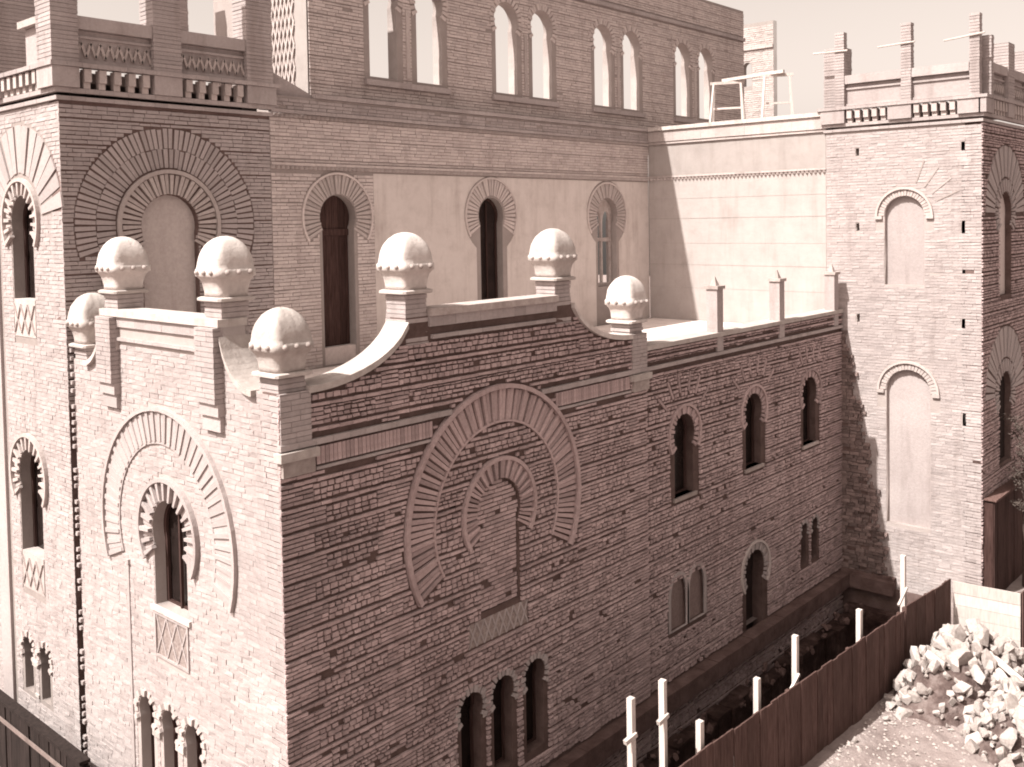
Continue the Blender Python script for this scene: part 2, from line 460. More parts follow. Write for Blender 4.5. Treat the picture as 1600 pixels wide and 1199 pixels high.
def col_between(parent, u, z0, z1, v, r=.05, mat=None):
    mat = mat or M_STONE
    m = MB().bar((0, 0, z0+.06), (0, 0, z1-.12), r, 10)
    m.box((-r*1.5, -r*1.5, z0), (r*1.5, r*1.5, z0+.06)).box((-r*1.9, -r*1.9, z1-.12), (r*1.9, r*1.9, z1-.02))
    return m.build('column', mat, parent, (u, v, 0))
def window(parent, outline, depth, mat=None, bars=None, name='window'):
    """closed light set deep in its opening: pane with a frame"""
    w = link(name, None, parent)
    us = [p[0] for p in outline]; zs = [p[1] for p in outline]
    cu, cz = (min(us)+max(us))/2, (min(zs)+max(zs))/2
    grow = [(cu+(u-cu)*1.10+(.02 if u > cu else -.02), cz+(z-cz)*1.04) for u, z in outline]
    slab('pane', grow, [], .03, mat or M_GLASS, w, depth)
    inner = [(cu+(u-cu)*.86, cz+(z-cz)*.96) for u, z in outline]
    slab('frame', grow, [inner], .05, M_WOODD, w, depth-.06)
    if bars:
        for i in range(bars):
            u = min(us)+(max(us)-min(us))*(i+1)/(bars+1)
            box('mullion', (u-.02, depth-.09, min(zs)), (u+.02, depth-.04, max(zs)-.15), M_WOODD, w)
    return w
def panel_cross(parent, u0, u1, z0, z1, border=True):
    """tile panel under a window: frame with crossed ribs"""
    p = link('tile_panel', None, parent)
    box('field', (u0, -.006, z0), (u1, .02, z1), M_TILE, p)
    n = max(2, round((u1-u0)/(z1-z0)*2.2)); w = (u1-u0)/n
    for i in range(n):
        a, b = u0+w*i, u0+w*(i+1)
        MB().plank((a, -.012, z0), (b, -.012, z1), .03, .02, (0, -1, 0)).build('rib', M_BRICK, p)
        MB().plank((a, -.014, z1), (b, -.014, z0), .03, .02, (0, -1, 0)).build('rib', M_BRICK, p)
    for q in () if not border else ((u0-.04, z0-.04, u1+.04, z0), (u0-.04, z1, u1+.04, z1+.04), (u0-.04, z0, u0, z1), (u1, z0, u1+.04, z1)):
        box('border', (q[0], -.035, q[1]), (q[2], .02, q[3]), M_BRICK, p)
def string(parent, u0, u1, z0, z1, proud, mat, name='string_course', step=.45):
    """projecting course made of separate long stones"""
    n = max(1, round((u1-u0)/step)); s = (u1-u0)/n
    m = MB()
    for i in range(n): m.box((u0+s*i+.002, -proud-random.uniform(0, .004), z0+random.uniform(0, .003)), (u0+s*(i+1)-.002, .02, z1-random.uniform(0, .003)))
    return m.build(name, mat, parent)
def repeat(parent, name, me, us, z, v=0.0):
    for u in us: link(name, me, parent, (u, v, z))
def frange(a, b, n): return [a+(b-a)*(i+.5)/n for i in range(n)]
TOOTH = mesh('tooth', [(-.055, .0, 0), (.055, 0, 0), (0, -.085, 0), (-.055, 0, .075), (.055, 0, .075), (0, -.085, .075)],
             [(0, 1, 2), (5, 4, 3), (0, 2, 5, 3), (2, 1, 4, 5)], M_LIGHT)
CORB = MB().box((-.07, -.16, .12), (.07, .02, .36)).box((-.065, -.10, 0), (.065, .02, .118))
CORBEL = mesh('corbel', CORB.v, CORB.f, M_LIGHT)
SOLDIER = mesh('soldier_brick', *(lambda m: (m.v, m.f))(MB().box((-.034, -.035, 0), (.034, .02, .26))), M_RUB)

def brick_shaft(u0, u1, v0, v1, z0, z1):
    m = MB(); z = z0
    while z < z1-.01:
        t = min(z+.07, z1); q = random.uniform(0, .007); mid = u0+(u1-u0)*random.choice((.35, .5, .65))
        m.box((u0-q, v0-q, z), (mid-.004, v1, t), .002); m.box((mid+.004, v0-random.uniform(0, .007), z), (u1+q, v1, t), .002); z += .079
    m.box((u0+.012, v0+.012, z0), (u1-.012, v1, z1-.02))
    return m
# ------------------------------------------------------------------ front pavilion
def pavilion():
    T = thing('brick_pavilion', 'low near brick pavilion with stone dome finials and two great horseshoe arches', 'building')
    L = 9.25
    # ---- south wall
    top = [(0, 7.9), (.5, 7.9)]+concave(.5, 7.86, 2.45, 8.62)+[(2.46, 8.78), (6.74, 8.78)]
    right = concave(8.7, 7.82, 6.75, 8.62); right.reverse()
    top += right+[(8.72, 7.9), (L, 7.9)]
    tri = [(3.78, .62), (4.60, .62), (5.48, .62)]
    holes = [horseshoe(c, 1.86, .29, .25, .45, 14) for c, _ in tri]
    cu, cz = 4.58, 5.15
    outline = [(0, -2.2), (L, -2.2)]+top[::-1]
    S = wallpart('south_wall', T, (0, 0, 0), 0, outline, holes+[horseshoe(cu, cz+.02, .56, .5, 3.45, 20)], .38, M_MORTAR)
    ex = [ex_above(top), ex_ring(cu, cz, 1.60, 2.30, -9, 2.08), ex_ring(cu, cz+.02, .3, .98, -9, 2.15), ex_disc(cu, cz, .6), ex_rect(3.74, 5.31, 2.91, 3.35),
          ex_rect(-.1, 3.40, 7.06, 7.19), ex_rect(5.76, L, 7.06, 7.19), ex_rect(.6, 2.98, 6.69, 7.06), ex_rect(6.18, L-.6, 6.69, 7.06), ex_rect(cu-.53, cu+.53, 3.40, 4.7),
          ex_rect(2.4, 2.98, 8.4, 9), ex_rect(6.2, 6.8, 8.4, 9), ex_rect(3.0, 6.2, 8.38, 8.9), ex_rect(-.1, L, -.08, .03)]
    ex += [ex_arch(c, 1.86, .36, .40) for c, _ in tri]
    bs = rubble(-.03, L, -1.9, 8.8, ex, .37, ((-.1, .55), (8.6, 9.4), (1.9, 2.25), (6.95, 7.25)))
    brickwork(S, bs, M_RUB, 170, lambda b: (b[0]+b[1])/2*.55+abs((b[2]+b[3])/2-5.4)*.8)
    # great arch: voussoirs, label moulding, inner arch with blind niche
    A = link('great_arch', None, S)
    band(A, 'arch_bed', cu, cz, 1.63, 2.21, 2.07, .008, M_MORTAR)
    ring(A, 'voussoir', cu, cz, 1.64, 2.2, 2.07, 80, .060, M_RUB, .30, .026)
    band(A, 'label_moulding', cu, cz, 2.2, 2.28, 2.08, .10, M_RUB)
    band(A, 'inner_moulding', cu, cz, 1.60, 1.64, 2.07, .06, M_RUB)
    N = link('niche', None, S)
    ring(N, 'voussoir', cu, cz+.02, .58, .90, 2.14, 40, .065, M_RUB, .34, .035)
    band(N, 'label_moulding', cu, cz+.02, .90, .97, 2.15, .085, M_RUB)
    slab('infill', horseshoe(cu, cz+.02, .62, .56, 3.40, 20), [], .06, M_MORTAR, N, .055)
    def outside(z):
        if z < cz-.2: return [(-9, cu-.495), (cu+.495, 9)]
        q = .55**2-(z-cz-.02)**2
        return [(-9, 9)] if q <= 0 else [(-9, cu-math.sqrt(q)), (cu+math.sqrt(q), 9)]
    N2 = link('niche_brickwork', brick_mesh('niche_brickwork', courses(cu-.56, cu+.56, 3.46, 5.74, [outside], .078, .2, .016, 0, 0, .026, .010, .05), M_RUB), N, (0, .055, 0)); N2['kind'] = 'stuff'
    box('slot', (3.36, -.004, 5.42), (3.50, .01, 5.60), M_DARK, S); box('slot', (3.37, -.004, 5.18), (3.50, .01, 5.36), M_DARK, S)
    box('putlog_hole', (2.66, -.031, 8.02), (2.76, .01, 8.14), M_DARK, S)
    panel_cross(S, 3.75, 5.3, 2.92, 3.34, False)
    for c, _ in tri:
        w = window(S, horseshoe(c, 1.86, .29, .25, .45, 14), .26)
        ring(w, 'voussoir', c, 1.86, .30, .42, PI-.9, 15, .045, M_BRICK, .3, .02)
    for c in (4.19, 5.04): col_between(S, c, .45, 1.72, .10, .06)
    # parapet: strings, soldier band, corner ledges
    for a_, b_ in ((-.03, 3.40), (5.76, L)): string(S, a_, b_, 7.08, 7.17, .075, M_BRICK, step=.3)
    for a_, b_ in ((.6, 2.93), (6.23, L-.6)): string(S, a_, b_, 6.70, 6.745, .05, M_BRICK, step=.3)
    repeat(S, 'soldier_brick', SOLDIER, [u for u in frange(.62, L-.62, 102) if abs(u-cu) > 1.58], 6.775)
    string(S, 3.0, 6.2, 8.40, 8.47, .07, M_BRICK, step=.3); string(S, 2.95, 6.25, 8.60, 8.78, .05, M_BRICK, step=.3)
    MB().box((2.95, -.10, 8.78), (6.25, .42, 8.90)).build('coping', M_STONED, S)
    sweep_coping(S, [(u, z) for u, z in concave(.5, 7.86, 2.45, 8.62)], -.09, .46, .10, M_STONE)
    sweep_coping(S, right, -.09, .46, .10, M_STONE)
    for u in (.27, 8.98):
        MB().box((u-.34, -.14, 6.93), (u+.34, .05, 7.06)).build('ledge', M_STONE, S)
        MB().box((u-.28, -.10, 6.70), (u+.28, .05, 6.928)).build('bracket', M_STONED, S)
    for u in (-.005, 8.72): brick_shaft(u, u+.53, -.055, .02, 7.17, 7.9).build('pilaster', M_BRICK, S)
    # ---- west wall, u = 6.5 - y
    W_, cw = 6.5, 6.5-3.30
    left = concave(.55, 7.82, 1.27, 8.55); left.reverse(); left = left[::-1]
    topw = [(0, 7.9), (.54, 7.9)]+left+[(1.28, 8.78), (5.12, 8.78)]
    rt = concave(5.95, 7.82, 5.14, 8.55); rt.reverse()
    topw += rt+[(5.96, 7.9), (6.118, 7.9)]
    tw = [(6.5-4.13, 0), (6.5-3.35, 0), (6.5-2.60, 0)]
    holes = [horseshoe(c, 1.95, .27, .23, .3, 14) for c, _ in tw]
    wc = 6.5-3.17
    holes.append(horseshoe(wc, 5.24, .56, .52, 3.95, 22))
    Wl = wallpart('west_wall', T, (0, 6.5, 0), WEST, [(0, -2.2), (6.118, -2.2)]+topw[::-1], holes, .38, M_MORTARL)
    ex = [ex_above(topw+[(6.7, 7.9)]), ex_ring(cw, 5.2, 1.53, 2.16, -9, 1.95), ex_ring(wc, 5.24, .3, .97, -9, PI-.95), ex_disc(wc, 5.24, .58), ex_rect(wc-.54, wc+.54, 3.0, 4.8),
          ex_rect(1.5, 4.9, 8.34, 9)]
    ex += [ex_arch(c, 1.95, .34, .25) for c, _ in tw]
    bs = courses(0.02, 6.52, -.4, 8.8, ex, .082, .27, .006, 0, 0, .008, .003, .001)
    brickwork(Wl, bs, M_BRICK, 130, lambda b: (6.5-(b[0]+b[1])/2)*.6+abs((b[2]+b[3])/2-5.0)*.8)
    A = link('great_arch', None, Wl)
    ring(A, 'voussoir', cw, 5.2, 1.57, 2.08, 1.94, 78, .045, M_BRICK, .20, .022)
    band(A, 'arch_bed', cw, 5.2, 1.58, 2.07, 1.94, .022, M_BRICK)
    band(A, 'label_moulding', cw, 5.2, 2.08, 2.15, 1.94, .075, M_BRICK)
    band(A, 'inner_moulding', cw, 5.2, 1.53, 1.57, 1.94, .03, M_BRICK)
    w = window(Wl, horseshoe(wc, 5.24, .56, .52, 3.95, 22), .26, None, 1)
    ring(w, 'voussoir', wc, 5.24, .575, .88, PI-.95, 34, .07, M_BRICK, .34, .055)
    band(w, 'label_moulding', wc, 5.24, .88, .95, PI-.95, .09, M_BRICK)
    MB().box((wc-.62, -.05, 3.86), (wc+.62, .24, 3.945)).build('sill', M_STONE, w)
    panel_cross(Wl, wc-.5, wc+.5, 3.12, 3.80)
    for c, _ in tw:
        q = window(Wl, horseshoe(c, 1.95, .27, .23, .3, 14), .24)
        ring(q, 'voussoir', c, 1.95, .29, .40, PI-.9, 13, .05, M_LIGHT, .34, .03)
    for c in (6.5-3.74, 6.5-2.975): col_between(Wl, c, .3, 1.78, .07, .065)
    string(Wl, 1.55, 4.85, 8.36, 8.42, .055, M_BRICK, step=.3); string(Wl, 1.28, 5.12, 8.60, 8.78, .04, M_BRICK, step=.3)
    MB().box((1.28, -.09, 8.78), (5.12, .42, 8.90)).build('coping', M_STONE, Wl)
    sweep_coping(Wl, left, -.09, .46, .09, M_STONE); sweep_coping(Wl, rt, -.09, .46, .09, M_STONE)
    for u in (1.55, 4.85):                               # pier shafts carried down on brackets
        m = brick_shaft(u-.27, u+.26, -.17, .02, 7.62, 8.77).box((u-.27, -.125, 7.42), (u+.27, .02, 7.617)).box((u-.25, -.08, 7.18), (u+.25, .02, 7.417))
        m.build('pilaster', M_BRICK, Wl)
    MB().box((1.75, -.07, 8.20), (1.83, .01, 8.36)).build('panel_frame', M_LIGHT, Wl)
    MB().box((1.86, -.028, .0), (1.93, .01, 4.45)).build('strip', M_BRICK, Wl)
    MB().box((1.83, -.05, 4.45), (1.96, .01, 4.53)).build('strip_cap', M_BRICK, Wl)
    # ragged toothing where the pavilion meets the tower behind
    for i in range(54):
        if random.random() < .72:
            z = .1+i*.15; d = random.uniform(.03, .09)
            link('toothing_brick', unit_brick(M_BRICK), Wl, (-.02+d*.3, -.01, z), scale=(d, .05, .07))
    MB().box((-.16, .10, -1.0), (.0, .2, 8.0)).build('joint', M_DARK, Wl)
    # ---- piers with domes
    for x, y, zt, pb in ((.27, .27, 9.12, 7.17), (2.70, .24, 10.16, 8.3), (6.50, .24, 10.16, 8.3), (8.98, .27, 9.12, 7.17),
                         (.24, 4.95, 10.16, 8.3), (.24, 1.65, 10.16, 8.3), (.25, 6.22, 9.12, 7.6)):
        finial(T, x, y, zt, 1.0, pb)
    # terrace behind the parapet
    box('terrace_floor', (.38, .38, 6.75), (L, 6.55, 7.0), M_PLAST, T)
    return T
pavilion()

# ------------------------------------------------------------------ low arcaded range
def low_range():
    T = thing('brick_range', 'low brick wing with three arched windows and a dark doorway between pavilion and bright tower', 'building', (9.25, 0, 0))
    L = 19.40-9.25; o = 9.25
    wins = [10.83-o, 14.08-o, 17.28-o]
    H = [horseshoe(c, 5.45, .44, .39, 4.05, 18) for c in wins]
    door = horseshoe(14.08-o, 1.42, .50, .44, -.34, 18); H.append(door)
    sl = [horseshoe(c, 1.72, .20, .17, .80, 12) for c in (16.90-o, 17.55-o)]; H += sl
    bl = [lancet(c, 1.75, .33, .55, 1.08) for c in (10.50-o, 11.28-o)]; H += bl
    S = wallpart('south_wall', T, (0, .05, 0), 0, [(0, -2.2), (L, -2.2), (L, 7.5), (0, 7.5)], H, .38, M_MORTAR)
    ex = [ex_arch(c, 5.45, .62, 3.95) for c in wins]+[ex_arch(14.08-o, 1.42, .68, -.4)]
    ex += [ex_arch(c, 1.72, .28, .75) for c in (16.90-o, 17.55-o)]+[ex_arch(c, 1.75, .44, 1.0) for c in (10.5-o, 11.28-o)]
    ex += [ex_rect(-.1, L+.1, 7.04, 7.16), ex_rect(-.1, L, -.08, .03)]
    def rays(c):
        def f(z):
            out = []
            for t in (-.85, -.5, -.18, .18, .5, .85):
                zz = z-5.45
                if zz > 0 and .95 < zz/math.cos(t) < 1.45: u = c+zz*math.tan(t); out.append((u-.045, u+.045))
            return out
        return f
    ex += [rays(c) for c in wins]
    brickwork(S, rubble(0, L, -1.9, 7.5, ex, .37, ((9.3, 10.3), (4.0, 4.25), (5.45, 5.7))), M_RUB)
    for c in wins:
        w = window(S, horseshoe(c, 5.45, .44, .39, 4.05, 18), .24)
        ring(w, 'voussoir', c, 5.45, .455, .62, PI-.9, 22, .045, M_RUB, .3, .022)
        band(w, 'label_moulding', c, 5.45, .63, .69, PI-1.0, .07, M_RUB)
        for t in (-.85, -.5, -.18, .18, .5, .85):
            MB().box((-.03, -.045, .97), (.03, .02, 1.42)).build('ray', M_RUB, w, (c, 0, 5.45), (0, t, 0))
        MB().box((c-.48, -.06, 3.97), (c+.48, .2, 4.05)).build('sill', M_STONED, w)
    d = link('doorway', None, S)
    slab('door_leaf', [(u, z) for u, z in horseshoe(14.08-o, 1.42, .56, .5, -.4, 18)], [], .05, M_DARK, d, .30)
    ring(d, 'voussoir', 14.08-o, 1.42, .515, .70, PI-.9, 24, .045, M_BRICK, .3, .02)
    band(d, 'label_moulding', 14.08-o, 1.42, .70, .76, PI-.95, .08, M_LIGHT)
    for c, z in zip((16.90-o, 17.55-o), sl):
        w = window(S, z, .24); ring(w, 'voussoir', c, 1.72, .21, .31, PI-.9, 11, .045, M_BRICK, .3, .02)
    for c, z in zip((10.5-o, 11.28-o), bl):
        w = link('blind_arch', None, S); cu_ = c
        slab('infill', [(cu_+(u-cu_)*1.1, z_) for u, z_ in z], [], .05, M_STUB, w, .07)
        slab('arch_band', [(cu_+(u-cu_)*1.28, 1.02+(zz-1.02)*1.06) for u, zz in z], [z], .06, M_BRICK, w, -.04)
    string(S, 0, L, 7.06, 7.14, .07, M_BRICK, step=.3)
    MB().box((0, -.08, 7.50), (L, .44, 7.60)).build('coping', M_STONE, S)
    for x in (12.42-o, 15.60-o, 18.98-o):
        p = link('parapet_post', None, S)
        MB().box((x-.14, -.05, 7.15), (x+.14, .24, 8.62)).build('shaft', M_BRICK, p)
        MB().box((x-.18, -.09, 8.625), (x+.18, .28, 8.70)).build('cap', M_STONED, p)
        MB().bar((x, .095, 8.70), (x, .095, 8.92), .12, 4, .02).build('tip', M_STONED, p)
    box('terrace_floor', (0, .43, 6.75), (L, 6.55, 7.0), M_PLAST, T)
    # projecting plinth ledge over the trench, continuing under the pavilion
    m = MB()
    for i in range(40):
        a = -12.0+i*.555
        if a < -9.2: continue
        m.box((a+.004, -.34-random.uniform(0, .01), -.42), (a+.551, .02, -.02+random.uniform(-.01, .01)))
    m.build('plinth_ledge', M_PLIN, S)
    m = MB()
    for i in range(34):
        a = -9.2+i*.575
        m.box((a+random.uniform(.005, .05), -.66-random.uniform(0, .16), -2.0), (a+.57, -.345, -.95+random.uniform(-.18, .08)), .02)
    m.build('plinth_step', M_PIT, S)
    return T
low_range()

# ------------------------------------------------------------------ tower heads shared by both towers
def tower_crown(T, frame, length, piers, nc, wallmat, brickmat, u_open=None):
    """corbel table, strings, parapet with piers: frame = wall part"""
    string(frame, -.06, length+.06, 12.72, 12.80, .06, brickmat, step=.28)
    string(frame, -.10, length+.10, 12.86, 12.95, .10, brickmat, step=.28)
    string(frame, -.2, length+.2, 13.335, 13.42, .20, brickmat, 'cornice', .3)
    for (a, b) in zip(piers, piers[1:]):
        repeat(frame, 'corbel', CORBEL, frange(a[1]+.02, b[0]-.02, nc), 12.955)
    for a, b in piers: MB().box((a, -.17, 12.955), (b, .02, 13.33)).build('pier_corbel', brickmat, frame)
def upper_pier(parent, u0, u1, v0, v1, z0, z1, mat):
    m = MB(); z = z0
    while z < z1:
        q = random.uniform(-.006, .006); m.box((u0-q, v0-q, z), (u1+q, v1+q, min(z+.07, z1)), .002); z += .082
    m.box((u0+.012, v0+.012, z0), (u1-.012, v1-.012, z1-.02))
    return m.build('upper_pier', mat, parent)
def parapet(parent, u0, u1, mat, v=-.02, plain=False):
    p = link('parapet_panel', None, parent)
    box('panel', (u0, v, 13.42), (u1, v+.25, 14.05), mat, p)
    box('coping', (u0, v-.12, 14.06), (u1, v+.28, 14.30), M_BRICK, p)
    n = 0 if plain else max(2, round((u1-u0)/.19)); w = (u1-u0)/max(1, n)
    for i in range(n):
        a = u0+w*i
        MB().plank((a, v-.02, 13.55), (a+w/2, v-.02, 13.82), .05, .05, (0, -1, 0)).build('lozenge_brick', M_LIGHT, p)
        MB().plank((a+w/2, v-.02, 13.82), (a+w, v-.02, 13.55), .05, .05, (0, -1, 0)).build('lozenge_brick', M_LIGHT, p)
    box('rail', (u0, v-.045, 13.44), (u1, v, 13.50), mat, p); box('rail', (u0, v-.045, 13.90), (u1, v, 13.95), mat, p)

def radial_excl(cu, cz, r0, r1, zb): return ex_ring(cu, cz, r0, r1, zb)

# ------------------------------------------------------------------ corner tower (left)
def corner_tower():
    T = thing('corner_tower', 'brick corner tower on the left with rayed blind arch and roofless top storey', 'tower', (-.03, 6.7, 0))
    L = 4.6
    cu, cz = 2.17, 10.35
    niche = horseshoe(cu, cz, .62, .60, 7.6, 20)
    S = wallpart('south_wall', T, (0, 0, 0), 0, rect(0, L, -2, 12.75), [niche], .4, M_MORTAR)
    ex = [ex_ring(cu, cz, .5, 1.97, -9, PI*.60), ex_ring(cu, cz, .5, 1.14, -9, PI-1.0), ex_disc(cu, cz, .7), ex_rect(cu-.62, cu+.62, 7.5, 10.4)]
    brickwork(S, courses(-.015, L, 7.0, 12.72, ex, .082, .26, .012, 6, .02, .018, .006, .002), M_BRICK)
    A = link('blind_arch', None, S)
    slab('infill', horseshoe(cu, cz, .68, .66, 7.5, 20), [], .05, M_LIGHT, A, .12)
    ring(A, 'voussoir', cu, cz, .64, 1.04, PI-1.0, 36, .05, M_LIGHT, .34, .028)
    band(A, 'label_moulding', cu, cz, 1.05, 1.13, PI-1.0, .07, M_LIGHT)
    R = link('ray_band', None, S)
    ring(R, 'ray_brick', cu, cz, 1.17, 1.55, PI*.60, 46, .03, M_BRICK, .28, .014)
    ring(R, 'ray_brick', cu, cz, 1.56, 1.96, PI*.60, 58, .03, M_BRICK, .30, .016)
    tower_crown(T, S, L, [(-.17, .34), (1.84, 2.44), (3.97, L+.1)], 5, M_MORTARL, M_BRICK)
    pin = [(-.17, .34), (1.84, 2.44), (3.97, 4.62)]
    for a, b in pin: upper_pier(S, a, b, -.17, .35, 13.42, 17.0, M_BRICK)
    parapet(S, .345, 1.835, M_BRICK); parapet(S, 2.445, 3.965, M_BRICK)
    # west wall, u = distance north-end: u = 11.2-y
    Lw = 4.5; off = 11.2
    w1, w2 = off-8.53, off-8.57
    win1 = horseshoe(w1, 10.47, .52, .50, 8.30, 20); win2 = horseshoe(w2, 5.35, .55, .52, 3.10, 20)
    tw = [horseshoe(off-y, 1.70, .25, .21, .82, 12) for y in (8.98, 8.18)]
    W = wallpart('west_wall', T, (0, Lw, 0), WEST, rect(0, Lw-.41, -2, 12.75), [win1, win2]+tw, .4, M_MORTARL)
    ex = [ex_ring(w1, 10.47, .5, 1.93, -9, PI*.46), ex_ring(w1, 10.47, .4, .88, -9, PI-.95), ex_disc(w1, 10.47, .6), ex_disc(w2, 5.35, .6), ex_rect(w1-.53, w1+.53, 8.1, 10.5), ex_ring(w2, 5.35, .4, .88, -9, PI-.95), ex_rect(w2-.55, w2+.55, 2.9, 5.4), ex_rect(1.45, 1.62, -1, 12)]
    ex += [ex_arch(off-y, 1.70, .32, .75) for y in (8.98, 8.18)]
    brickwork(W, courses(0, Lw+.012, -.5, 12.72, ex, .082, .26, .006, 0, 0, .008, .003, .001), M_BRICK)
    for c, z, o, bot in ((w1, 10.47, win1, 8.92), (w2, 5.35, win2, 3.75)):
        q = window(W, o, .28)
        ring(q, 'voussoir', c, z, .54, .80, PI-.95, 30, .06, M_LIGHT, .36, .05)
        band(q, 'label_moulding', c, z, .80, .87, PI-.95, .08, M_LIGHT)
        MB().box((c-.50, -.01, bot-.75), (c+.50, .27, bot)).build('sill', M_LIGHT, q)
        for k in range(3):
            a = c-.48+.32*k
            MB().plank((a, -.02, bot-.68), (a+.32, -.02, bot-.1), .02, .04, (0, -1, 0)).build('rib', M_LIGHT, q)
            MB().plank((a, -.022, bot-.1), (a+.32, -.022, bot-.68), .02, .04, (0, -1, 0)).build('rib', M_LIGHT, q)
    R = link('ray_band', None, W)
    ring(R, 'ray_brick', w1, 10.47, .98, 1.92, PI*.46, 15, .03, M_BRICK, .20, .012)
    for y, o in zip((8.98, 8.18), tw):
        q = window(W, o, .22); ring(q, 'voussoir', off-y, 1.70, .26, .38, PI-.9, 13, .05, M_LIGHT, .34, .03)
    col_between(W, off-8.58, .82, 1.58, .06, .06)
    MB().box((1.0, -.06, -.5), (1.5, .01, 12.7)).build('pilaster', M_BRICK, W)
    tower_crown(T, W, Lw, [(.0, .5), (1.6, 2.2), (3.99, Lw-.02)], 6, M_MORTARL, M_BRICK)
    upper_pier(W, 4.02, Lw-.10, -.165, .345, 13.42, 17.0, M_BRICK)
    box('parapet_stub', (3.2, -.02, 13.42), (4.015, .25, 14.18), M_BRICK, W); box('coping', (3.12, -.14, 14.19), (4.0, .30, 14.32), M_STONE, W)
    # north side seen through the open storey
    upper_pier(T, .45, 1.5, 3.95, 4.45, 13.42, 17.0, M_BRICK); upper_pier(T, 4.0, 4.5, 4.0, 4.45, 13.42, 17.0, M_BRICK)
    upper_pier(T, 4.72, 5.05, 4.0, 4.45, 13.42, 17.0, M_BRICK)
    box('roof_deck', (.2, .2, 13.1), (L, Lw-.1, 13.30), M_STONED, T)
    box('rear_wall', (.42, Lw-.4, -2), (L, Lw, 13.1), M_MORTARL, T); box('side_wall', (L-.4, .42, -2), (L-.02, Lw-.42, 13.1), M_MORTARL, T)
corner_tower()

